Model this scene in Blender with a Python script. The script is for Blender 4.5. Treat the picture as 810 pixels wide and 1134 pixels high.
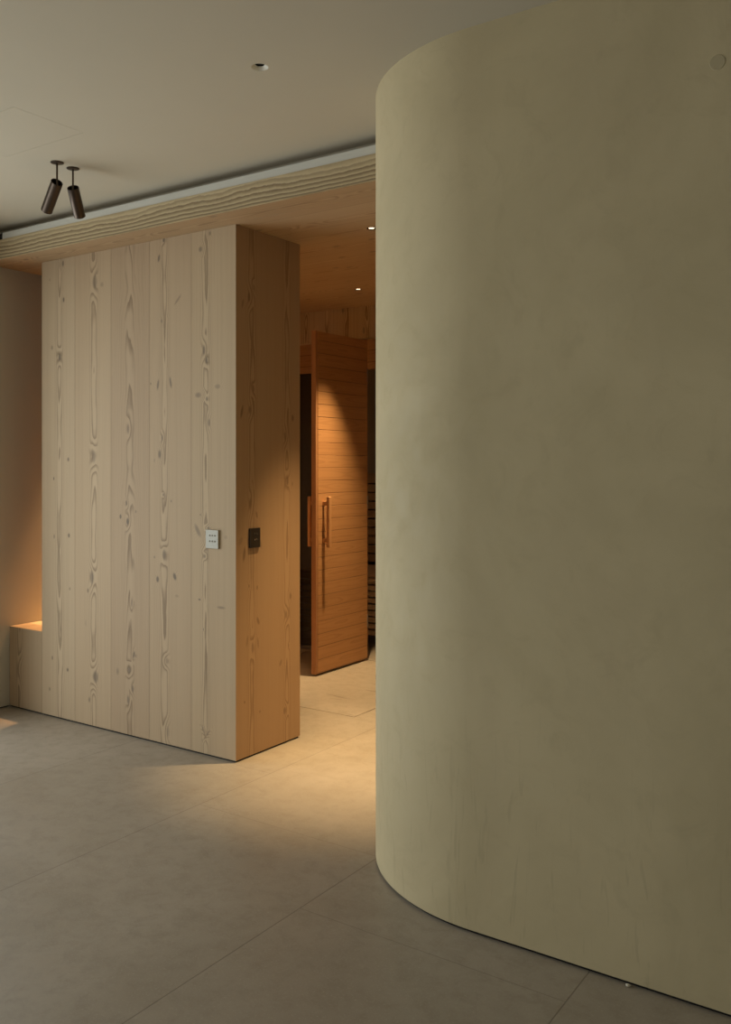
import bpy, bmesh, math, random
from mathutils import Vector, Matrix
random.seed(4)
for o in list(bpy.data.objects): bpy.data.objects.remove(o, do_unlink=True)
S = bpy.context.scene; COL = S.collection
R = math.radians

# ------------------------------------------------------------------ camera
cam = bpy.data.objects.new('camera', bpy.data.cameras.new('camera')); COL.objects.link(cam)
cam.data.sensor_width = 36; cam.data.lens = 1006 / 1134 * 36
cam.data.shift_y = -(567 - 512) / 1134
cam.location = (0, 0, 1.25); cam.rotation_euler = (R(90), 0, R(34.3))
cam.data.clip_start = .05
S.camera = cam
# ------------------------------------------------------------------ world, daylight, exposure
S.view_settings.view_transform = 'Standard'; S.view_settings.look = 'None'
S.view_settings.gamma = 1; S.view_settings.exposure = 0; S.view_settings.use_curve_mapping = False
W = bpy.data.worlds.new('world'); S.world = W; W.use_nodes = True
W.node_tree.nodes['Background'].inputs[0].default_value = (.78, .88, 1, 1)
W.node_tree.nodes['Background'].inputs[1].default_value = .6

def area(name, loc, rot, sx, sy, e, col):
    l = bpy.data.lights.new(name, 'AREA'); l.shape = 'RECTANGLE'; l.size = sx; l.size_y = sy; l.energy = e; l.color = col
    o = bpy.data.objects.new(name, l); COL.objects.link(o); o.location = loc; o.rotation_euler = rot; return o
area('window_daylight', (-4.40, .85, 1.0), (0, R(-90), 0), 1.9, 3.1, 74, (.97, .985, 1.0))
area('rear_fill_light', (-.6, -3.75, 1.25), (R(90), 0, 0), 2.6, 2.1, 16, (1, .96, .87))  # added fill light behind the camera

def spot(name, loc, e, size, blend, col=(1, .70, .36), rad=.016, tilt=(0, 0, 0)):
    l = bpy.data.lights.new(name, 'SPOT'); l.energy = e; l.spot_size = R(size); l.spot_blend = blend
    l.color = col; l.shadow_soft_size = rad
    o = bpy.data.objects.new(name, l); COL.objects.link(o); o.location = loc; o.rotation_euler = tilt; return o

# ------------------------------------------------------------------ measures (metres)
HC, HW = 2.405, 2.24            # plaster ceiling, timber ceiling
XL = -4.13                      # left wall
FY = 2.815                      # face of the timber block
SY = 4.75                       # sauna front
BX0, BX1, BY1 = -3.863, -2.573, 3.243
AX, AY, AR = -1.13, 2.708, .56  # rounded corner of the plaster wall

def ray_at(px, py):             # direction of sight used only to read sizes off the survey
    a = (px - 405) / 1006; b = (512 - py) / 1006; s, c = math.sin(R(34.3)), math.cos(R(34.3))
    return (-s + a * c, c + a * s, b)
def on_front(px, py):
    d = ray_at(px, py); t = FY / d[1]; return d[0] * t, 1.25 + d[2] * t
def on_side(px, py):
    d = ray_at(px, py); t = BX1 / d[0]; return d[1] * t, 1.25 + d[2] * t

# ------------------------------------------------------------------ node helpers
class NT:
    def __init__(s, tree): s.t = tree; s.n = tree.nodes; s.l = tree.links
    def put(s, sock, v):
        if isinstance(v, bpy.types.NodeSocket): s.l.new(v, sock)
        elif v is not None: sock.default_value = v
    def m(s, op, a, b=None, c=None, clamp=False):
        n = s.n.new('ShaderNodeMath'); n.operation = op; n.use_clamp = clamp
        s.put(n.inputs[0], a); s.put(n.inputs[1], b)
        if c is not None: s.put(n.inputs[2], c)
        return n.outputs[0]
    def xyz(s, x, y, z=0.):
        n = s.n.new('ShaderNodeCombineXYZ'); s.put(n.inputs[0], x); s.put(n.inputs[1], y); s.put(n.inputs[2], z); return n.outputs[0]
    def sep(s, v):
        n = s.n.new('ShaderNodeSeparateXYZ'); s.put(n.inputs[0], v); return n.outputs
    def noise(s, v, scale, detail=2, rough=.5, dist=0.):
        n = s.n.new('ShaderNodeTexNoise'); s.put(n.inputs['Vector'], v); n.inputs['Scale'].default_value = scale
        n.inputs['Detail'].default_value = detail; n.inputs['Roughness'].default_value = rough; n.inputs['Distortion'].default_value = dist
        return n.outputs[0]
    def mr(s, v, a, b, c=0., d=1., smooth=True):
        n = s.n.new('ShaderNodeMapRange'); n.interpolation_type = 'SMOOTHSTEP' if smooth else 'LINEAR'
        for i, q in enumerate((v, a, b, c, d)): s.put(n.inputs[i], q)
        return n.outputs[0]
    def mix(s, f, a, b, mode='MIX'):
        n = s.n.new('ShaderNodeMix'); n.data_type = 'RGBA'; n.blend_type = mode
        s.put(n.inputs[0], f)
        for i, q in ((6, a), (7, b)):
            if isinstance(q, tuple) and len(q) == 3: q = q + (1,)
            s.put(n.inputs[i], q)
        return n.outputs[2]
    def bump(s, h, st=.3, d=.002):
        n = s.n.new('ShaderNodeBump'); n.inputs['Strength'].default_value = st; n.inputs['Distance'].default_value = d
        s.put(n.inputs['Height'], h); return n.outputs[0]

def new_mat(name, rough=.6, spec=.3):
    m = bpy.data.materials.new(name); m.use_nodes = True; t = NT(m.node_tree)
    p = m.node_tree.nodes['Principled BSDF']; p.inputs['Roughness'].default_value = rough
    p.inputs['Specular IOR Level'].default_value = spec
    return m, t, p
def coord(t, kind='Object'): return t.n.new('ShaderNodeTexCoord').outputs[kind]
def geo(t): return t.n.new('ShaderNodeNewGeometry').outputs['Position']

# knot group: distance from a knot centre -> (dark core, ring bump)
kg = bpy.data.node_groups.new('knot', 'ShaderNodeTree')
for nm in ('u', 'v', 'ku', 'kv', 'ru', 'rv', 'slant'): kg.interface.new_socket(nm, in_out='INPUT', socket_type='NodeSocketFloat')
for nm in ('dark', 'bulge'): kg.interface.new_socket(nm, in_out='OUTPUT', socket_type='NodeSocketFloat')
_t = NT(kg); gi = kg.nodes.new('NodeGroupInput').outputs; go = kg.nodes.new('NodeGroupOutput').inputs
_du = _t.m('SUBTRACT', gi[0], gi[2]); _dv = _t.m('SUBTRACT', gi[1], gi[3])
_dv = _t.m('ADD', _dv, _t.m('MULTIPLY', _du, gi[6]))
_a = _t.m('DIVIDE', _du, gi[4]); _b = _t.m('DIVIDE', _dv, gi[5])
_q = _t.m('SQRT', _t.m('ADD', _t.m('MULTIPLY', _a, _a), _t.m('MULTIPLY', _b, _b)))
_t.put(go[0], _t.mr(_q, .45, 1.25, 1., 0.)); _t.put(go[1], _t.mr(_q, .3, 3.6, 1., 0.))

def pine_core(t, u, v, knots=(), rnd_knots=True, sp=.0085, amp=.034, light=(.60, .53, .40), dark=(.40, .33, .235), knotc=(.20, .155, .11), con=1., fig=.95, slope=0., vref=0.):
    """flat-sawn softwood: the board cuts a log close to its heart, u across, v along, metres"""
    w = t.m('MULTIPLY', t.m('SUBTRACT', t.noise(t.xyz(0., v, 3.), 1.7, 2), .5), .022)
    uw = t.m('ADD', u, w)
    dn = t.noise(t.xyz(t.m('MULTIPLY', u, 4.), v, 9.), 1.6, 2.5, .55)
    d = t.m('ADD', t.m('MULTIPLY', dn, amp * 1.6), .001)
    if slope: d = t.m('ADD', d, t.m('MULTIPLY', t.m('SUBTRACT', v, vref), slope))
    kd = None; kb = None
    for (ku, kv, ru, rv, st, sl) in knots:
        g = t.n.new('ShaderNodeGroup'); g.node_tree = kg
        for i, q in enumerate((u, v, ku, kv, ru, rv, sl)): t.put(g.inputs[i], q)
        a = t.m('MULTIPLY', g.outputs[0], st); b = t.m('MULTIPLY', g.outputs[1], ru)
        kd = a if kd is None else t.m('MAXIMUM', kd, a); kb = b if kb is None else t.m('MAXIMUM', kb, b)
    if rnd_knots:
        vo = t.n.new('ShaderNodeTexVoronoi'); vo.inputs['Scale'].default_value = 1.
        t.put(vo.inputs['Vector'], t.xyz(t.m('DIVIDE', u, .16), t.m('DIVIDE', v, .34), 0.)); vo.voronoi_dimensions = '2D'
        a = t.m('MULTIPLY', t.mr(vo.outputs['Distance'], .03, .085, 1., 0.), t.mr(t.sep(vo.outputs['Color'])[0], .35, .75, 0., .7))
        b = t.m('MULTIPLY', t.mr(vo.outputs['Distance'], .03, .34, 1., 0.), .012)
        kd = a if kd is None else t.m('MAXIMUM', kd, a); kb = b if kb is None else t.m('MAXIMUM', kb, b)
    r = t.m('SQRT', t.m('ADD', t.m('MULTIPLY', uw, uw), t.m('MULTIPLY', d, d)))
    if kb is not None: r = t.m('ADD', r, t.m('MULTIPLY', kb, 1.1))
    fine = t.noise(t.xyz(t.m('MULTIPLY', u, 30.), t.m('MULTIPLY', v, 4.), 1.), 1.6, 3, .6)
    r = t.m('ADD', r, t.m('MULTIPLY', fine, .0042))
    x = t.m('FRACT', t.m('DIVIDE', r, sp))
    late = t.m('SUBTRACT', t.mr(x, .35, .86), t.mr(x, .88, .99))
    heart = t.mr(t.m('ABSOLUTE', uw), .008, .042, 1., .16)
    tone = t.noise(t.xyz(t.m('MULTIPLY', u, 60.), t.m('MULTIPLY', v, .9), 5.), 1., 3, .6)
    slow = t.noise(t.xyz(t.m('MULTIPLY', u, 5.), t.m('MULTIPLY', v, .8), 2.), 1., 2)
    f = t.m('MULTIPLY', t.m('MULTIPLY', late, heart), con * fig, clamp=True)
    f = t.m('ADD', f, t.m('MULTIPLY', t.m('SUBTRACT', tone, .5), .55 * con), clamp=True)
    sap = t.mr(t.m('ABSOLUTE', uw), .006, .034, .45, 0.)
    base = t.mix(sap, light, tuple(min(1, c * k) for c, k in zip(light, (1.14, 1.17, 1.20))))
    base = t.mix(t.m('MULTIPLY', slow, .55), base, tuple(a * .6 + b * .4 for a, b in zip(light, (dark[0] * 1.15, dark[1], dark[2] * .95))))
    c = t.mix(f, base, dark)
    if kd is not None: c = t.mix(kd, c, knotc)
    return c, f

def pine_uv(name, knots, rnd=False, **k):
    m, t, p = new_mat(name, .62, .25)
    s = t.sep(t.n.new('ShaderNodeUVMap').outputs[0])
    c, f = pine_core(t, s[0], s[1], knots, rnd, **k)
    t.put(p.inputs['Base Color'], c); t.put(p.inputs['Normal'], t.bump(f, .12, .0008)); return m

def pine_planked(name, across, along, width, off=0., joint=.0012, jdark=.5, **k):
    """boards laid side by side; across / along are world axes"""
    m, t, p = new_mat(name, .6, .3)
    s = t.sep(geo(t)); a = t.m('ADD', s['XYZ'.index(across)], 20 * width - off); v = s['XYZ'.index(along)]
    q = t.m('DIVIDE', a, width); i = t.m('FLOOR', q); fr = t.m('FRACT', q)
    wn = t.n.new('ShaderNodeTexWhiteNoise'); wn.noise_dimensions = '1D'; t.put(wn.inputs['W'], i)
    rn = wn.outputs[0]
    u = t.m('ADD', t.m('MULTIPLY', t.m('SUBTRACT', fr, .5), width), t.m('MULTIPLY', t.m('SUBTRACT', rn, .5), width * .35))
    vv = t.m('ADD', v, t.m('MULTIPLY', i, 7.31))
    c, f = pine_core(t, u, vv, (), k.pop('rnd_knots', True), **k)
    c = t.mix(t.m('MULTIPLY', rn, .30), c, t.mix(1., c, (.72, .66, .60), 'MULTIPLY'))
    e = t.m('MULTIPLY', t.m('MINIMUM', fr, t.m('SUBTRACT', 1., fr)), width)
    j = t.mr(e, joint * .4, joint, 1., 0.)
    c = t.mix(t.m('MULTIPLY', j, jdark), c, (.03, .018, .01))
    t.put(p.inputs['Base Color'], c)
    t.put(p.inputs['Normal'], t.bump(t.m('SUBTRACT', t.m('MULTIPLY', f, .15), j), .4, .001)); return m

def flat(name, col, rough=.5, metal=0., spec=.3, vary=.06, scale=30.):
    m, t, p = new_mat(name, rough, spec)
    n = t.noise(geo(t), scale, 3)
    t.put(p.inputs['Base Color'], t.mix(n, tuple(c * (1 - vary) for c in col), tuple(min(1, c * (1 + vary)) for c in col)))
    p.inputs['Metallic'].default_value = metal; return m

# ------------------------------------------------------------------ materials
def mat_plaster():
    m, t, p = new_mat('clay_plaster', .72, .22); g = geo(t); s = t.sep(g)
    a = t.noise(g, 1.1, 5, .62, .7)
    b = t.noise(t.xyz(t.m('MULTIPLY', s[0], 3.2), t.m('MULTIPLY', s[1], 3.2), t.m('MULTIPLY', s[2], .9)), 1.5, 4, .6, .5)
    c = t.noise(g, 9., 5, .65, 1.2)
    col = t.mix(t.mr(a, .3, .7), (.515, .428, .256), (.615, .515, .318))
    col = t.mix(t.m('MULTIPLY', t.mr(b, .45, .72), .5), col, (.555, .458, .285))
    col = t.mix(t.m('MULTIPLY', t.mr(c, .50, .75), .28), col, (.45, .37, .225))
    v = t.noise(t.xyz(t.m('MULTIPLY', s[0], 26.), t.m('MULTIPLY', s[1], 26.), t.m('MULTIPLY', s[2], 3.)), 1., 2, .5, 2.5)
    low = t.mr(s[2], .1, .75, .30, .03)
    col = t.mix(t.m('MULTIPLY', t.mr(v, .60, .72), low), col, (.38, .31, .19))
    t.put(p.inputs['Base Color'], col)
    h = t.m('ADD', t.m('MULTIPLY', a, 1.), t.m('MULTIPLY', c, .25))
    t.put(p.inputs['Normal'], t.bump(h, .32, .012)); t.put(p.inputs['Roughness'], t.mr(c, .3, .7, .60, .8)); return m
def mat_paint(name, col):
    m, t, p = new_mat(name, .8, .15); n = t.noise(geo(t), 2.2, 4, .6)
    t.put(p.inputs['Base Color'], t.mix(n, tuple(c * .96 for c in col), tuple(c * 1.03 for c in col)))
    t.put(p.inputs['Normal'], t.bump(t.noise(geo(t), 60, 2), .05, .002)); return m
def mat_floor(name='stone_floor', joints=True):
    m, t, p = new_mat(name, .5, .42); g = geo(t); s = t.sep(g)
    a = t.noise(g, 1.3, 5, .6, .6); b = t.noise(g, 13., 7, .75, .3); c = t.noise(g, 170., 2, .6)
    col = t.mix(t.mr(a, .3, .7), (.330, .282, .220), (.405, .350, .282))
    col = t.mix(t.m('MULTIPLY', t.mr(b, .42, .70), .55), col, (.283, .236, .172))
    col = t.mix(t.m('MULTIPLY', t.mr(c, .54, .74), .5), col, (.46, .41, .32))
    vn = t.noise(g, 46., 2, .5); sp = t.mr(vn, .79, .83)
    col = t.mix(t.m('MULTIPLY', sp, .6), col, (.11, .09, .065))
    lum = t.m('ADD', t.m('MULTIPLY', a, .25), t.m('MULTIPLY', b, .5))
    rough = t.mr(lum, .2, .55, .30, .50)
    if joints:
        W_, L_ = .785, 1.60
        q = t.m('DIVIDE', t.m('ADD', s[0], 1.587 + 20 * W_), W_); i = t.m('FLOOR', q); fx = t.m('FRACT', q)
        sh = t.m('MULTIPLY', t.m('SUBTRACT', 20., i), .4)
        # each column of slabs starts 0.4 m further in than its right neighbour
        q2 = t.m('DIVIDE', t.m('ADD', t.m('SUBTRACT', s[1], t.m('ADD', 2.0, sh)), 20 * L_), L_); fy = t.m('FRACT', q2)
        ex = t.m('MULTIPLY', t.m('MINIMUM', fx, t.m('SUBTRACT', 1., fx)), W_)
        ey = t.m('MULTIPLY', t.m('MINIMUM', fy, t.m('SUBTRACT', 1., fy)), L_)
        j = t.m('MAXIMUM', t.mr(ex, .0010, .0024, 1., 0.), t.m('MULTIPLY', t.mr(ey, .0008, .0022, 1., 0.), .7))
        tone = t.n.new('ShaderNodeTexWhiteNoise'); tone.noise_dimensions = '2D'; t.put(tone.inputs['Vector'], t.xyz(i, t.m('FLOOR', q2)))
        col = t.mix(t.m('MULTIPLY', tone.outputs[0], .12), col, (.25, .215, .16))
        col = t.mix(t.m('MULTIPLY', j, .55), col, (.10, .082, .06))
        t.put(p.inputs['Normal'], t.bump(t.m('SUBTRACT', t.m('MULTIPLY', t.m('ADD', b, c), .12), j), .35, .001))
    else:
        v = t.noise(t.xyz(t.m('MULTIPLY', s[0], 4.), t.m('MULTIPLY', s[1], 22.), 0.), 1., 2, .5, .5)
        col = t.mix(t.m('MULTIPLY', t.mr(v, .66, .70), .5), col, (.12, .10, .07))
        t.put(p.inputs['Normal'], t.bump(t.m('ADD', b, c), .08, .001))
    t.put(p.inputs['Base Color'], col); t.put(p.inputs['Roughness'], rough); return m
def mat_beam():
    """sandblasted softwood: hard ridges stand proud of the worn earlywood"""
    m, t, p = new_mat('brushed_beam_wood', .68, .2); s = t.sep(geo(t))
    w = t.m('MULTIPLY', t.m('SUBTRACT', t.noise(t.xyz(s[0], 0., 2.), 1.9, 2), .5), .062)
    w2 = t.m('MULTIPLY', t.m('SUBTRACT', t.noise(t.xyz(t.m('MULTIPLY', s[0], 9.), t.m('MULTIPLY', s[2], 16.), 5.), 1.3, 4, .65), .5), .022)
    z = t.m('SUBTRACT', t.m('SUBTRACT', s[2], HW), t.m('MULTIPLY', t.m('ADD', w, w2), t.mr(s[2], HW, HW + .08, .25, 1.)))
    y = t.m('POWER', t.m('MAXIMUM', t.m('DIVIDE', z, .096), .001), .80)
    x = t.m('FRACT', t.m('MULTIPLY', y, 5.6))
    late = t.m('SUBTRACT', t.mr(x, .05, .85), t.mr(x, .86, .98))
    top = t.mr(z, .052, .092, 1., .45)
    f = t.m('MULTIPLY', late, t.m('MULTIPLY', top, .95), clamp=True)
    g = t.noise(t.xyz(t.m('MULTIPLY', s[0], 6.), t.m('MULTIPLY', s[1], 40.), t.m('MULTIPLY', s[2], 90.)), 1.5, 3)
    c = t.mix(f, (.60, .475, .285), (.22, .15, .078)); c = t.mix(t.m('MULTIPLY', g, .3), c, (.40, .33, .21))  # dark bands: grain colour plus painted shading of the relief
    t.put(p.inputs['Base Color'], c)
    t.put(p.inputs['Normal'], t.bump(t.m('SUBTRACT', 1., f), .8, .003)); return m

M_plaster = mat_plaster(); M_ceil = mat_paint('ceiling_paint', (.56, .50, .388)); M_wall = mat_paint('wall_paint', (.52, .48, .39))
M_floor = mat_floor(); M_floor2 = mat_floor('shower_stone', False); M_beam = mat_beam()
LT, DK = (.505, .378, .238), (.290, .205, .122)
M_soff = pine_planked('ceiling_boards', 'Y', 'X', .203, 2.865, light=(.50, .345, .195), dark=(.30, .185, .095), con=.7)
M_lintel = pine_planked('upright_boards', 'X', 'Z', .16, .03, light=(.50, .36, .20), dark=(.27, .17, .085), con=1.1)
M_bench = pine_planked('bench_boards', 'X', 'Z', .30, BX0, light=LT, dark=DK)
M_btop = pine_planked('bench_top_boards', 'Y', 'X', .30, 2.92, light=(.58, .47, .30), dark=(.36, .26, .15), rnd_knots=False)
M_cedar = pine_planked('sauna_cedar', 'Z', 'X', .0748, .02, joint=.002, jdark=.8, light=(.42, .215, .085), dark=(.30, .14, .05), con=.45, rnd_knots=False)
M_door = pine_planked('sauna_door_cedar', 'Z', 'Y', .0748, .02, joint=.0014, jdark=.75, light=(.47, .243, .100), dark=(.34, .160, .060), con=.45, rnd_knots=False)
M_stile = flat('cedar_edge', (.40, .19, .085), .5); M_slat = flat('sauna_slat_wood', (.48, .33, .20), .6)
M_handle = flat('cedar_handle', (.52, .27, .12), .45)
M_black = flat('black_gap', (.012, .011, .01), .8); M_bronze = flat('dark_bronze', (.085, .062, .046), .34, .85, .5, .12, 12)
M_trim = mat_paint('trim_paint', (.60, .585, .52)); M_can = flat('white_downlight', (.72, .68, .58), .5)
M_plateW = flat('pale_plate', (.41, .385, .30), .35, 0., .5); M_plateB = flat('bronze_plate', (.035, .027, .021), .38, .3, .5)
M_btnW = flat('pale_button', (.20, .18, .13), .4); M_btnB = flat('bronze_button', (.09, .08, .065), .35, .6)
M_metal = flat('brushed_metal', (.35, .34, .33), .35, .9); M_frame = flat('window_frame', (.07, .065, .06), .5)
M_chip = flat('plaster_chip', (.62, .58, .46), .8)
M_lens, _t2, _p = new_mat('warm_lens'); _p.inputs['Base Color'].default_value = (.9, .8, .6, 1)
_p.inputs['Emission Color'].default_value = (1, .78, .50, 1); _p.inputs['Emission Strength'].default_value = 3
def mat_glass(name, tint, ref):
    m = bpy.data.materials.new(name); m.use_nodes = True; t = NT(m.node_tree); t.n.remove(m.node_tree.nodes['Principled BSDF'])
    tr = t.n.new('ShaderNodeBsdfTransparent'); tr.inputs[0].default_value = tint + (1,)
    gl = t.n.new('ShaderNodeBsdfGlossy'); gl.inputs['Roughness'].default_value = .02
    lw_ = t.n.new('ShaderNodeLayerWeight'); fc = t.m('MULTIPLY_ADD', t.m('POWER', lw_.outputs['Facing'], 5.), .8, ref)
    mx = t.n.new('ShaderNodeMixShader'); t.put(mx.inputs[0], fc); t.put(mx.inputs[1], tr.outputs[0]); t.put(mx.inputs[2], gl.outputs[0])
    t.put(m.node_tree.nodes['Material Output'].inputs[0], mx.outputs[0]); return m
M_glass = mat_glass('smoked_glass', (.55, .56, .60), .07); M_clear = mat_glass('clear_glass', (.93, .95, .94), .04)

# ------------------------------------------------------------------ mesh helpers
def link(name, bm, mats, parent=None, smooth=False, bevel=0.):
    me = bpy.data.meshes.new(name); bmesh.ops.recalc_face_normals(bm, faces=bm.faces); bm.to_mesh(me); bm.free()
    if not isinstance(mats, (list, tuple)): mats = [mats]
    for m in mats: me.materials.append(m)
    if smooth:
        for p in me.polygons: p.use_smooth = True
        try: me.set_sharp_from_angle(angle=R(35))
        except Exception: pass
    o = bpy.data.objects.new(name, me); COL.objects.link(o); o.parent = parent
    if bevel:
        b = o.modifiers.new('bevel', 'BEVEL'); b.width = bevel; b.segments = 2; b.limit_method = 'ANGLE'
    return o
def box(bm, x0, x1, y0, y1, z0, z1):
    v = [bm.verts.new(p) for p in ((x0,y0,z0),(x1,y0,z0),(x1,y1,z0),(x0,y1,z0),(x0,y0,z1),(x1,y0,z1),(x1,y1,z1),(x0,y1,z1))]
    return [bm.faces.new([v[i] for i in q]) for q in ((0,3,2,1),(4,5,6,7),(0,1,5,4),(1,2,6,5),(2,3,7,6),(3,0,4,7))]
def boxes(*bs):
    bm = bmesh.new()
    for b in bs: box(bm, *b)
    return bm
def circle(cx, cy, r, n=32): return [(cx + r * math.cos(2 * math.pi * i / n), cy + r * math.sin(2 * math.pi * i / n)) for i in range(n)]
def plate(outer, holes, z0, z1):
    bm = bmesh.new(); edges = []
    for loop in [outer] + holes:
        vs = [bm.verts.new((x, y, z0)) for x, y in loop]
        edges += [bm.edges.new((vs[i], vs[(i + 1) % len(vs)])) for i in range(len(vs))]
    r = bmesh.ops.triangle_fill(bm, use_beauty=True, use_dissolve=False, edges=edges)
    fs = [f for f in r['geom'] if isinstance(f, bmesh.types.BMFace)]
    e = bmesh.ops.extrude_face_region(bm, geom=fs)
    for v in e['geom']:
        if isinstance(v, bmesh.types.BMVert): v.co.z = z1
    return bm
def prism(pts, z0, z1):
    bm = bmesh.new(); a = [bm.verts.new((x, y, z0)) for x, y in pts]; b = [bm.verts.new((x, y, z1)) for x, y in pts]
    bm.faces.new(a[::-1]); bm.faces.new(b)
    for i in range(len(pts)): j = (i + 1) % len(pts); bm.faces.new((a[i], a[j], b[j], b[i]))
    return bm
def lathe(prof, n=40, M=None):
    bm = bmesh.new(); rings = []
    for r, z in prof:
        rings.append([bm.verts.new((r * math.cos(2*math.pi*i/n), r * math.sin(2*math.pi*i/n), z)) for i in range(n)] if r > 1e-6 else [bm.verts.new((0, 0, z))])
    for a, b in zip(rings, rings[1:]):
        for i in range(n):
            j = (i + 1) % n
            if len(a) == 1 and len(b) == 1: continue
            if len(a) == 1: bm.faces.new((a[0], b[i], b[j]))
            elif len(b) == 1: bm.faces.new((a[i], a[j], b[0]))
            else: bm.faces.new((a[i], a[j], b[j], b[i]))
    if M is not None: bmesh.ops.transform(bm, matrix=M, verts=bm.verts)
    return bm
def struct(o): o['kind'] = 'structure'; return o
def tag(o, label, cat, group=None):
    o['label'] = label; o['category'] = cat
    if group: o['group'] = group
    return o
def thing(name, label, cat, loc=(0, 0, 0), group=None, rz=0):
    o = bpy.data.objects.new(name, None); COL.objects.link(o); o.location = loc; o.rotation_euler.z = rz; o.empty_display_size = .1
    return tag(o, label, cat, group)

# ------------------------------------------------------------------ shell
YB, XR = -3.5, 2.6
SHX0, SHX1, SHY0, SHY1 = -3.70, -2.562, 3.655, SY      # shower floor slab
G = .006
fl = plate([(XL - .3, YB - .3), (XR + .3, YB - .3), (XR + .3, 6.6), (XL - .3, 6.6)],
           [[(SHX0 - G, SHY0 - G), (SHX1 + G, SHY0 - G), (SHX1 + G, SHY1 + G), (SHX0 - G, SHY1 + G)]], 0, -.12)
struct(link('floor', fl, M_floor))
o = struct(link('floor', boxes((SHX0, SHX1, SHY0, SHY1, -.06, 0)), M_floor2, bevel=.0015))
o['label'] = 'stone shower floor slab framed by a thin drain gap in front of the sauna'
struct(link('trim_4', boxes((SHX0 - G, SHX1 + G, SHY0 - G, SHY1 + G, -.07, -.06)), M_black))

# plaster ceiling with a service hatch and one trimless downlight cut into it
HX0, HX1, HY0, HY1 = -3.06, -2.61, 1.795, 2.071
DLX, DLY = -1.752, 2.020
g = .0013
ceil_out = [(XL - .3, YB - .3), (XR + .3, YB - .3), (XR + .3, 2.84), (XL - .3, 2.84)]
hatch_hole = [(HX0 - g, HY0 - g), (HX1 + g, HY0 - g), (HX1 + g, HY1 + g), (HX0 - g, HY1 + g)]
struct(link('ceiling', plate(ceil_out, [hatch_hole, circle(DLX, DLY, .0250, 40)], HC, HC + .03), M_ceil))
# timber ceiling
WDL = [(-2.146, 3.191), (-2.965, 4.273), (-4.0, 3.50)]
struct(link('ceiling', plate([(XL, 2.80), (AX - AR, 2.80), (AX - AR, SY + .04), (XL, SY + .04)], [circle(x, y, .0185, 28) for x, y in WDL], HW, HW + .03), M_soff))
struct(link('wall_back', boxes((XL - .1, AX, 2.73, 2.90, HW + .098, HC)), M_ceil))
struct(link('ceiling', boxes((XL - .3, XR + .3, 2.9, 6.6, HC, HC + .1)), M_ceil))

# walls; the left wall has full-height glazing ahead of the bench
WY0, WY1, WZ1 = -.75, 2.42, 2.02
lw = boxes((XL - .2, XL, YB, WY0, 0, HC), (XL - .2, XL, WY1, 6.5, .007, HC), (XL - .2, XL, WY0, WY1, WZ1, HC))
struct(link('wall_left', lw, M_wall))
struct(link('baseboard_left', boxes((XL - .19, XL - .006, WY1 + .01, FY, 0, .007)), M_black))
GX0, GX1, GZ0, GZ1 = -1.95, .75, .15, 2.35
struct(link('wall_front', boxes((XL - .2, GX0, YB - .2, YB, 0, HC), (GX1, XR + .2, YB - .2, YB, 0, HC), (GX0, GX1, YB - .2, YB, 0, GZ0), (GX0, GX1, YB - .2, YB, GZ1, HC)), M_wall))
struct(link('wall_right', boxes((XR, XR + .2, YB, 2.148, 0, HC)), M_wall))
w = struct(link('window_1', boxes((XL-.13, XL-.06, WY0, WY0+.05, 0, WZ1), (XL-.13, XL-.06, WY1-.05, WY1, 0, WZ1), (XL-.13, XL-.06, .81, .86, 0, WZ1), (XL-.13, XL-.06, WY0+.05, WY1-.05, WZ1-.05, WZ1), (XL-.13, XL-.06, WY0+.05, WY1-.05, 0, .04)), M_frame))
link('glass_pane', boxes((XL-.10, XL-.09, WY0+.05, WY1-.05, .04, WZ1-.05)), M_clear, w)
w = struct(link('added_window_2', boxes((GX0, GX0+.05, YB-.13, YB-.06, GZ0, GZ1), (GX1-.05, GX1, YB-.13, YB-.06, GZ0, GZ1), (GX0+.05, GX1-.05, YB-.13, YB-.06, GZ1-.05, GZ1), (GX0+.05, GX1-.05, YB-.13, YB-.06, GZ0, GZ0+.05)), M_frame))  # unseen window, added to give the rear fill light a source
link('glass_pane', boxes((GX0+.05, GX1-.05, YB-.10, YB-.09, GZ0+.05, GZ1-.05)), M_clear, w)

# rounded plaster wall
def outline(r, y0, xl):
    pts = [(XR + .1, y0)]
    n = 72
    for i in range(n + 1):
        a = -math.pi / 2 - (math.pi / 2) * i / n
        pts.append((AX + r * math.cos(a), AY + r * math.sin(a)))
    return pts + [(xl, 6.5), (XR + .1, 6.5)]
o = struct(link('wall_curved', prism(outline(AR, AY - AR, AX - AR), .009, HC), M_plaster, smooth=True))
o['label'] = 'olive clay-plaster wall with a rounded corner, filling the right side'
struct(link('shadow_gap_right', prism(outline(AR - .008, AY - AR + .008, AX - AR + .008), 0, .009), M_black, smooth=True))  # recessed black strip paints the shade of the gap under the wall
bm = lathe([(0, -.0012), (.0165, -.0012), (.018, .0005), (.018, .002)], 36, Matrix.Translation((-.500, AY - AR, 2.155)) @ Matrix.Rotation(R(-90), 4, 'X'))
M_patch = flat('filled_patch', (.50, .42, .262), .8)
tag(link('wall_patch', bm, M_patch, smooth=True), 'small round filled hole high on the olive plaster wall', 'patch')

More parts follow.
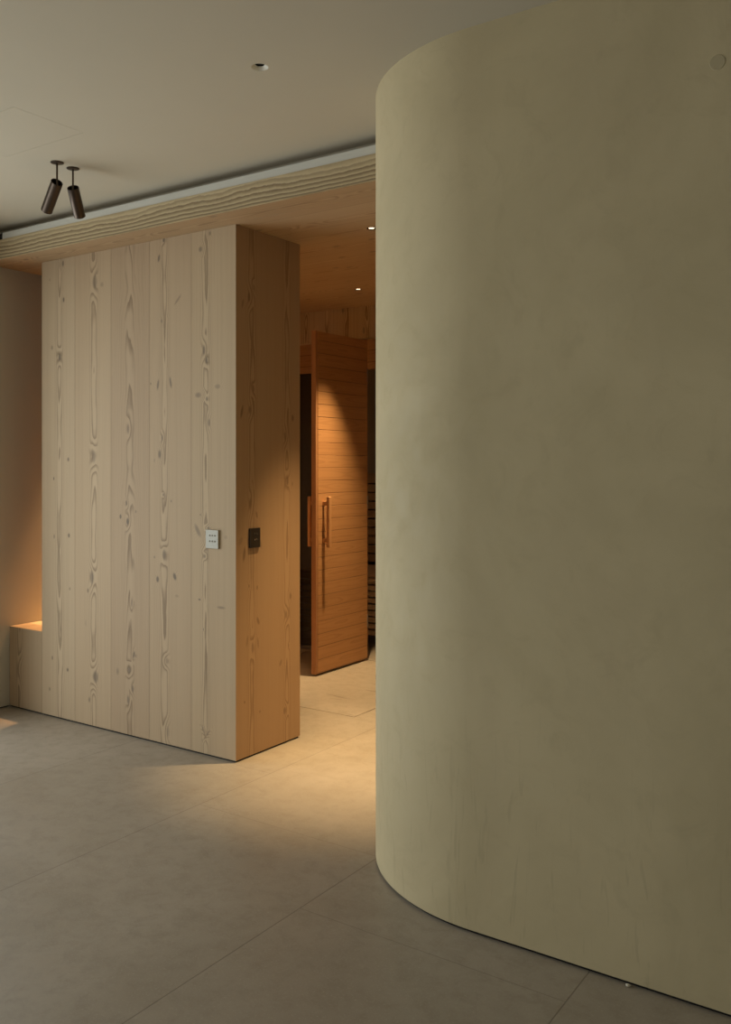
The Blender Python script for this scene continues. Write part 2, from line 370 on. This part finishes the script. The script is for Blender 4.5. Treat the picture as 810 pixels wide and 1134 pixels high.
# ------------------------------------------------------------------ sauna front and cabin
SX0 = XL; HX = -3.221; OX = -2.60
ly = SY + .05
struct(link('wall_back', boxes((SX0, AX - AR, SY, ly, 2.035, HW), (OX, AX - AR, SY, ly, 0, 2.035), (SX0, -3.86, SY, ly, 0, 2.035)), M_lintel))
struct(link('wall_back', boxes((SX0, AX - AR, ly + .002, ly + .045, 1.845, HW), (OX, AX - AR, ly + .002, ly + .045, 0, 1.845)), M_cedar))
struct(link('wall_back', boxes((SX0, AX - AR, 6.35, 6.42, 0, HC)), M_cedar))
struct(link('ceiling', boxes((SX0, AX - AR, ly + .05, 6.42, 2.12, 2.16)), M_cedar))
w = struct(link('window_3', boxes((SX0, HX - .105, ly + .004, ly + .04, 0, .022)), M_metal))
link('glass_pane', boxes((SX0, HX - .105, ly + .018, ly + .026, .022, 1.845)), M_glass, w)
struct(link('trim_3', boxes((HX - .105, HX - .07, SY + .012, ly + .045, 0, 2.035)), M_stile))

# slatted backrest and benches
def slats(name, label, cat, y, zs, hh, x0=SX0 + .02, x1=AX - AR - .02, posts=True, back=0):
    t = thing(name, label, cat, ((x0 + x1) / 2, y, zs[0]))
    ox, oy, oz = t.location
    for z in zs:
        link('slat', boxes((x0 - ox, x1 - ox, 0, .018, z - oz, z + hh - oz)), M_slat, t, bevel=.002)
    for px in (x0 + .15, (x0 + x1) / 2, x1 - .15):
        link('batten', boxes((px - ox - .02, px - ox + .02, .018, .042, zs[0] - oz, zs[-1] + hh - oz)), M_black, t)
    return t
t = slats('sauna_bench', 'low slatted wooden sauna bench seen past the open door', 'bench', 5.12, [.075 + i * .0435 for i in range(9)], .034)
link('seat', boxes(*[(-1.2, 1.2, .03 + i * .095, .11 + i * .095, .378, .40) for i in range(6)]), M_slat, t, bevel=.002)
for px in (-1.1, 1.1): link('leg', boxes((px - .02, px + .02, .5, .54, -.075, .378)), M_slat, t)
t = slats('sauna_bench', 'upper slatted sauna bench front behind the low bench', 'bench', 5.70, [.50 + i * .066 for i in range(10)], .054)
link('seat', boxes(*[(-1.2, 1.2, .03 + i * .095, .11 + i * .095, .645, .665) for i in range(6)]), M_slat, t, bevel=.002)
for px in (-1.1, 1.1): link('leg', boxes((px - .02, px + .02, .5, .54, -.5, .645)), M_slat, t)
slats('slatted_headrest', 'dark row of slats high on the sauna back wall', 'headrest', 6.29, [1.62 + i * .047 for i in range(7)], .036)

# ------------------------------------------------------------------ sauna door, standing open
DX0, DX1, DY0, DY1 = -3.256, -3.221, 4.224, 4.745
d = struct(bpy.data.objects.new('door_1', None)); COL.objects.link(d); d.location = (DX1, DY1, 0)
d['label'] = 'open sauna door of narrow horizontal cedar boards'
L = lambda x0, x1, y0, y1, z0, z1: (x0 - DX1, x1 - DX1, y0 - DY1, y1 - DY1, z0, z1)
bz = [.014]; z = .0948
while z < 2.0: bz.append(z); z += .0748
bz.append(2.018)
bm = bmesh.new()
for a, b in zip(bz, bz[1:]): box(bm, *L(DX1 - .012, DX1, DY0 + .004, DY1, a + .0008, b - .0008))
link('board_panel', bm, M_door, d, bevel=.0015)
link('core', boxes(L(DX0 + .012, DX1 - .0122, DY0 + .003, DY1, .014, 2.018)), M_stile, d)
bm = bmesh.new()
for a, b in zip(bz, bz[1:]): box(bm, *L(DX0, DX0 + .0118, DY0 + .004, DY1, a + .0008, b - .0008))
link('board_panel', bm, M_door, d, bevel=.0015)
link('edge_strip', boxes(L(DX0, DX1 - .001, DY0 - .014, DY0 + .002, .012, 2.02)), M_stile, d, bevel=.002)
for s, x0, x1, xf in ((1, -3.190, -3.168, DX1), (-1, -3.330, -3.308, DX0)):
    h = link('handle', boxes(L(x0, x1, 4.268, 4.292, .750, 1.048)), M_handle, d, bevel=.003)
    for z in (.792, 1.008):
        a, b = (xf, x0 + .002) if s > 0 else (x1 - .002, xf)
        link('standoff', boxes(L(a, b, 4.271, 4.289, z - .013, z + .013)), M_handle, h, bevel=.002)
for z in (.25, 1.0, 1.80):
    bm = lathe([(0, -.04), (.007, -.04), (.007, .04), (0, .04)], 16, Matrix.Translation((-.004, .0, z)))
    link('hinge', bm, M_metal, d, smooth=True)

# ------------------------------------------------------------------ timber-clad block
# knots surveyed on the front: px, py, radius across, radius along, strength, slant
KF = [(69.8,291.9,.011,.018,.6,0),(70.5,332,.009,.016,.8,0),(66,395.5,.011,.024,.7,0),(57.6,385,.010,.014,.45,0),(55,310,.005,.01,.4,0),
(105,312,.020,.040,.45,0),(113,315,.014,.014,.3,0),(104,506,.018,.036,.35,0),(101.8,639.4,.019,.038,.55,0),(97.4,654,.007,.014,.7,0),
(106,749.7,.022,.034,.6,0),(99,774.8,.008,.016,.6,0),(95,690,.004,.02,.3,0),
(75.7,508.8,.010,.013,.65,0),(59.6,530,.006,.011,.75,0),(76.4,593,.010,.014,.75,0),(60,594,.006,.014,.6,0),(77.4,652,.008,.009,.45,0),
(75,741.8,.010,.012,.75,0),(58,728.5,.006,.013,.75,0),(55,763,.008,.012,.55,0),(67,700,.003,.02,.2,0),
(142,475,.010,.030,.45,0),(140,557,.008,.014,.65,.6),(133.5,572,.009,.014,.8,0),(141.4,577.5,.011,.021,.85,0),(150.6,566.6,.006,.009,.5,0),
(146,667.6,.007,.024,.5,-1.),(148.5,725,.009,.018,.75,-1.2),(143,741.8,.013,.020,.6,0),(130.3,743.5,.011,.020,.4,0),(147,763,.011,.020,.55,0),(142,775,.010,.025,.6,0),(150.5,726.4,.006,.01,.5,0),
(181.3,266,.008,.013,.85,0),(176,286,.010,.020,.7,-.8),(197,332,.026,.010,.42,-.9),(178.8,355.6,.006,.012,.6,0),(175,426,.010,.026,.65,-1.4),(189,423.5,.010,.026,.65,1.8),
(167,425,.004,.007,.7,0),(179.7,485,.007,.016,.65,0),(176.8,503,.012,.024,.65,0),(171,510,.004,.012,.4,0),(181,548,.005,.009,.8,0),(189.7,555,.005,.008,.55,0),(181.8,614,.013,.028,.5,0),
(174.6,641.5,.011,.018,.8,0),(193.6,638.5,.014,.019,.8,.5),(171,617,.008,.008,.4,0),(185,732,.012,.018,.35,0),(186,810.6,.012,.030,.25,0),(196,660,.014,.008,.25,0),
(222,276,.013,.015,.55,0),(232.5,258.4,.009,.012,.5,0),(226,388,.010,.026,.6,0),(228.8,399,.008,.017,.7,0),(219.5,437.5,.022,.014,.5,0),(241,428,.020,.012,.35,0),
(229,441.7,.007,.012,.65,0),(231.6,468,.009,.020,.5,0),(219,587.5,.023,.022,.5,1.1),(222,570,.007,.005,.45,0),(226.8,616,.008,.010,.5,0),(231,585,.012,.008,.45,0),
(221,664,.010,.006,.65,0),(245,673,.030,.007,.45,0),(225,697,.004,.004,.7,0),(225,808,.012,.012,.45,1.8),(230,812.5,.014,.009,.45,-1.2),(250,595,.012,.01,.2,0)]
KS = [(276,329,.012,.030,.7,0),(281,318,.008,.02,.4,-1),(269,336,.010,.024,.5,1.5),(280.7,430,.009,.022,.7,-.6),(268,456,.012,.030,.85,2.),(277,453.7,.010,.024,.7,0),(324.3,463,.011,.022,.75,0),
(316,483,.010,.028,.6,0),(318.5,533,.011,.028,.8,0),(324,536,.007,.014,.5,0),(277.4,557.8,.010,.036,.75,.9),(284.5,570,.009,.018,.7,-1.2),(270.6,613.8,.012,.040,.85,1.8),(267,599,.016,.022,.35,.6),
(289,603,.012,.024,.4,-.7),(285,650.6,.007,.014,.6,0),(276,649,.007,.01,.5,0),(286,687.5,.013,.020,.7,-1),(280,717.6,.011,.034,.6,0),(274,710,.010,.030,.45,1.4),(286,712,.010,.03,.4,-1.4),(322,660,.011,.022,.65,0),
(317.3,680.7,.011,.026,.55,0),(311,734,.013,.018,.5,.8),(271,777.7,.008,.010,.55,0),(288,788,.008,.009,.5,0),(315.6,787,.014,.022,.6,0),(320,715,.005,.012,.5,0)]
FB = [46, 83, 123, 165.7, 212, 261.6]; FC = [66, 104, 144, 182, 228]
front_edges = [BX0] + [on_front(p, 500)[0] for p in FB[1:-1]] + [BX1]
tints = [(1.03, 1.035, 1.05), (1.0, .985, .98), (.91, .88, .875), (.97, .95, .94), (1.0, .99, .97)]
bm = bmesh.new(); uv = bm.loops.layers.uv.new('UVMap'); mats = []
Z0, Z1 = .008, HW - .0005
def quad(p, uvs, mi):
    f = bm.faces.new([bm.verts.new(q) for q in p]); f.material_index = mi
    for l, c in zip(f.loops, uvs): l[uv].uv = c
amps = [.024, .030, .046, .022, .020]
for i in range(5):
    xa, xb = front_edges[i], front_edges[i + 1]; uc = on_front(FC[i], 500)[0]
    ks = []
    for (px, py, ru, rv, st, sl) in KF:
        if FB[i] <= px < FB[i + 1]:
            kx, kz = on_front(px, py); ks.append((kx - uc, kz + 7 * i, ru * .85, rv * .85, min(1., st * 1.1), sl))
    tn = tints[i]
    mats.append(pine_uv('washed_larch_board_%d' % i, ks, amp=amps[i], slope=(-.016, .010, .036, -.020, .010)[i], vref=7 * i + (2.3 if i in (0, 3) else 0), sp=.0078 if i in (1, 2) else .0064,
        light=tuple(a * b for a, b in zip(LT, tn)), dark=tuple(a * b for a, b in zip(DK, tn)), knotc=(.16, .122, .088)))
    v0, v1 = Z0 + 7 * i, Z1 + 7 * i; gg = .0006
    quad([(xa + gg, FY, Z0), (xb - gg * (i < 4), FY, Z0), (xb - gg * (i < 4), FY, Z1), (xa + gg, FY, Z1)], [(xa - uc, v0), (xb - uc, v0), (xb - uc, v1), (xa - uc, v1)], i)
sj = on_side(298, 500)[0]; se = [FY, sj, BY1]; sc = [on_side(279.5, 500)[0], on_side(318, 500)[0]]
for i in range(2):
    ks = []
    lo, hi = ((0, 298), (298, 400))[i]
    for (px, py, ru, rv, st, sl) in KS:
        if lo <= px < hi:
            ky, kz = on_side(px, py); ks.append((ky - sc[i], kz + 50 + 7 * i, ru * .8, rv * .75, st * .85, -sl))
    mats.append(pine_uv('shaded_larch_side_%d' % i, ks, amp=.026, sp=.0068, slope=.012, vref=50 + 7 * i, light=(.36, .23, .125), dark=(.245, .145, .075), knotc=(.15, .085, .045)))  # same wood as the front, colour darkened and reddened for the shaded side
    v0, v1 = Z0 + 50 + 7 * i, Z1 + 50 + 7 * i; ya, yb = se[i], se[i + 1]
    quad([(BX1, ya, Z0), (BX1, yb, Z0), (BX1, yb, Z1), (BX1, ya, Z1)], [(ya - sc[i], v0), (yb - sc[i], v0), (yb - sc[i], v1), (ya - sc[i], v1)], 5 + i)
# rear and left end
quad([(BX1, BY1, Z0), (BX0, BY1, Z0), (BX0, BY1, Z1), (BX1, BY1, Z1)], [(-.6, 80), (.6, 80), (.6, 82), (-.6, 82)], 6)
quad([(BX0, BY1, Z0), (BX0, FY, Z0), (BX0, FY, Z1), (BX0, BY1, Z1)], [(-.2, 90), (.2, 90), (.2, 92), (-.2, 92)], 5)
quad([(BX0, FY, Z1), (BX1, FY, Z1), (BX1, BY1, Z1), (BX0, BY1, Z1)], [(0, 0)] * 4, 6)
quad([(BX0, FY, Z0), (BX0, BY1, Z0), (BX1, BY1, Z0), (BX1, FY, Z0)], [(0, 0)] * 4, 6)
P = thing('wooden_partition', 'pale board-clad wooden block standing from floor to timber ceiling', 'partition', (0, 0, 0))
link('cladding', bm, mats, P)
link('shadow_gap_base', boxes((BX0 + .006, BX1 - .006, FY + .006, BY1 - .006, 0, .008)), M_black, P)  # black base paints the shade in the gap under the block

# bench in the alcove
B = thing('alcove_bench', 'low pale wooden bench between left wall and wooden block', 'bench', (XL, FY, 0))
link('front_panel', boxes((.003, BX0 - XL - .001, 0, .1, .008, .412)), M_bench, B, bevel=.001)
link('seat', boxes((.003, BX0 - XL - .001, .102, .428, .396, .412)), M_btop, B, bevel=.001)
link('end_panel', boxes((.003, BX0 - XL - .001, .40, .428, .008, .395)), M_bench, B)
link('shadow_gap_base', boxes((.003, BX0 - XL - .004, .008, .42, 0, .008)), M_black, B)  # black like the block's base, shade of the floor gap in colour

# ------------------------------------------------------------------ beam and white strip
BF = 2.656
nx = 420; nz = 40; bm = bmesh.new(); rows = []
x0, x1 = XL + .002, AX - AR + .03
for j in range(nz + 1):
    rows.append([bm.verts.new((x0 + (x1 - x0) * i / nx, BF, HW + .096 * j / nz)) for i in range(nx + 1)])
for j in range(nz):
    for i in range(nx): bm.faces.new((rows[j][i], rows[j][i + 1], rows[j + 1][i + 1], rows[j + 1][i]))
y1 = 2.798
a, b, c, e = rows[0][0], rows[0][-1], rows[-1][-1], rows[-1][0]
A2, B2, C2, E2 = (bm.verts.new(q) for q in ((x0, y1, HW), (x1, y1, HW), (x1, y1, HW + .096), (x0, y1, HW + .096)))
f = bm.faces.new([A2, B2] + rows[0][::-1]); f.material_index = 1
f = bm.faces.new([E2, C2] + rows[-1][::-1]); f.material_index = 1
bm.faces.new((A2, B2, C2, E2)).material_index = 1
bm.faces.new([A2] + [rows[j][0] for j in range(nz + 1)] + [E2]); bm.faces.new([B2] + [rows[j][-1] for j in range(nz + 1)] + [C2])
tag(link('ceiling_beam', bm, [M_beam, M_soff]), 'long timber beam with deeply brushed wavy grain along the timber ceiling edge', 'beam')
struct(link('trim_1', boxes((-3.955, x1, BF + .002, BF + .014, HW + .0965, 2.367)), M_trim))
struct(link('trim_2', boxes((x0, -3.957, BF + .004, BF + .014, HW + .0965, 2.365)), M_black))

# ------------------------------------------------------------------ hatch, downlights
tag(link('access_panel', boxes((HX0, HX1, HY0, HY1, HC, HC + .02)), M_ceil), 'flush square access panel in the plaster ceiling', 'panel')
t = thing('downlight', 'small unlit white recessed downlight in the plaster ceiling', 'downlight', (DLX, DLY, HC))
link('reflector', lathe([(.0249, .0002), (.0225, .0020), (.0145, .0075), (.0135, .010), (.0142, .030), (.0249, .030)], 40), M_can, t, smooth=True)
link('aperture', lathe([(0, .011), (.0134, .011), (.0134, .0085)], 32), M_black, t, smooth=True)
labs = ['lit recessed downlight in the timber ceiling nearest the rounded plaster wall', 'lit recessed downlight farther back in the timber ceiling above the sauna door', 'recessed downlight in the timber ceiling over the alcove bench']
for (x, y), lb in zip(WDL, labs):
    t = thing('downlight', lb, 'downlight', (x, y, HW), 'downlights in the timber ceiling')
    link('housing', lathe([(.0184, .0), (.0205, -.0012), (.0205, -.0002), (.0160, -.0002), (.0130, .0006), (.0130, .028), (.0184, .028), (.0184, .0)], 32), M_black, t, smooth=True)
    link('lens', lathe([(0, .0008), (.0125, .0012), (.0125, .004), (0, .004)], 24), M_lens, t, smooth=True)
spot('downlight_lamp', (WDL[0][0], WDL[0][1], HW - .004), 395, 52, 1., rad=.03)
spot('downlight_lamp', (WDL[1][0], WDL[1][1], HW - .004), 290, 54, 1., rad=.022)
t = thing('downlight', 'added unseen fill downlight in the sauna cabin ceiling above the benches', 'downlight', (-2.9, 5.5, 2.12))  # added lamp, brightens the cabin so benches and slats show
link('lens', lathe([(0, -.001), (.018, -.001), (.018, .0), (0, .0)], 24), M_lens, t)
spot('downlight_lamp', (-2.9, 5.5, 2.112), 9, 150, 1., col=(1, .62, .34))
spot('downlight_lamp', (WDL[2][0], WDL[2][1], HW - .004), 540, 54, 1., col=(1, .56, .26))

# ------------------------------------------------------------------ pair of spotlights
def spotlight(cx, cy, top, bot, label):
    t = thing('ceiling_spotlight', label, 'spotlight', (cx, cy, HC), 'dark spotlights hanging from the plaster ceiling')
    link('canopy', lathe([(0, 0), (.0245, 0), (.0245, -.0025), (.021, -.0040), (.006, -.0050), (0, -.0050)], 40), M_bronze, t, smooth=True)
    T = Vector(top) - t.location; Bt = Vector(bot) - t.location; ax = (Bt - T).normalized(); Ln = (Bt - T).length
    piv = T + ax * .030
    link('stem', lathe([(0, -.004), (.0036, -.004), (.0036, piv.z + .004), (0, piv.z)], 16), M_bronze, t, smooth=True)
    rot = ax.to_track_quat('-Z', 'Y').to_matrix().to_4x4(); Mx = Matrix.Translation(T) @ rot
    b = link('barrel', lathe([(.0205, -.002), (.0218, 0), (.0228, -.001), (.0228, -Ln + .001), (.0218, -Ln), (.0205, -Ln + .001), (.0205, -.002)], 44, Mx), M_bronze, t, smooth=True)
    link('lamp_module', lathe([(0, -.050), (.010, -.050), (.0196, -.056), (.0196, -Ln + .014), (0, -Ln + .014)], 32, Mx), M_black, b, smooth=True)
    m2 = lathe([(0, -.012), (.0045, -.012), (.0045, .012), (0, .012)], 14, Matrix.Translation(piv) @ Matrix.Rotation(R(90), 4, 'Y'))
    link('pivot', m2, M_bronze, t, smooth=True)
spotlight(-2.953, 2.220, (-2.956, 2.222, 2.330), (-3.058, 2.250, 2.242), 'dark cylindrical ceiling spotlight on a thin stem, left one of the pair, leaning left')
spotlight(-2.961, 2.300, (-2.963, 2.301, 2.330), (-3.008, 2.370, 2.238), 'dark cylindrical ceiling spotlight on a thin stem, right one nearer the beam')

# ------------------------------------------------------------------ switches
def plate_switch(name, label, loc, rz, w, h, m, mb, cols=3, bw=.0035):
    t = thing(name, label, 'switch', loc, None, rz)      # local x across, local -y outwards
    link('plate', boxes((-w/2, w/2, -.009, 0, -h/2, h/2)), m, t, bevel=.0012)
    for r in (-1, 1):
        for c in range(cols):
            x = (c - (cols - 1) / 2) * w * .20 + w * .04
            link('button', lathe([(0, .0112), (bw*.8, .0112), (bw, .0104), (bw, .0088), (0, .0088)], 18, Matrix.Translation((x, 0, h * .04 + r * h * .155)) @ Matrix.Rotation(R(90), 4, 'X')), mb, t, smooth=True)
plate_switch('wall_switch', 'pale six-button switch plate on the front of the wooden block', (-2.701, FY - .0002, .925), 0, .072, .079, M_plateW, M_btnW)
plate_switch('wall_switch', 'dark bronze switch plate on the side of the wooden block', (BX1 + .0002, 2.927, .929), R(90), .066, .083, M_plateB, M_btnB, 2)

# ------------------------------------------------------------------ crumbs
bm = bmesh.new(); bmesh.ops.create_icosphere(bm, subdivisions=3, radius=1)
for v in bm.verts:
    v.co.x *= .0062 * (1 + .2 * math.sin(5 * v.co.y + 2 * v.co.z)); v.co.y *= .0045 * (1 + .2 * math.cos(4 * v.co.x * 160)); v.co.z *= .0030
o = link('plaster_chip', bm, M_chip, smooth=True); o.location = (-.703, 2.143, .003)
tag(o, 'tiny pale plaster chip on the floor at the foot of the olive plaster wall', 'chip')
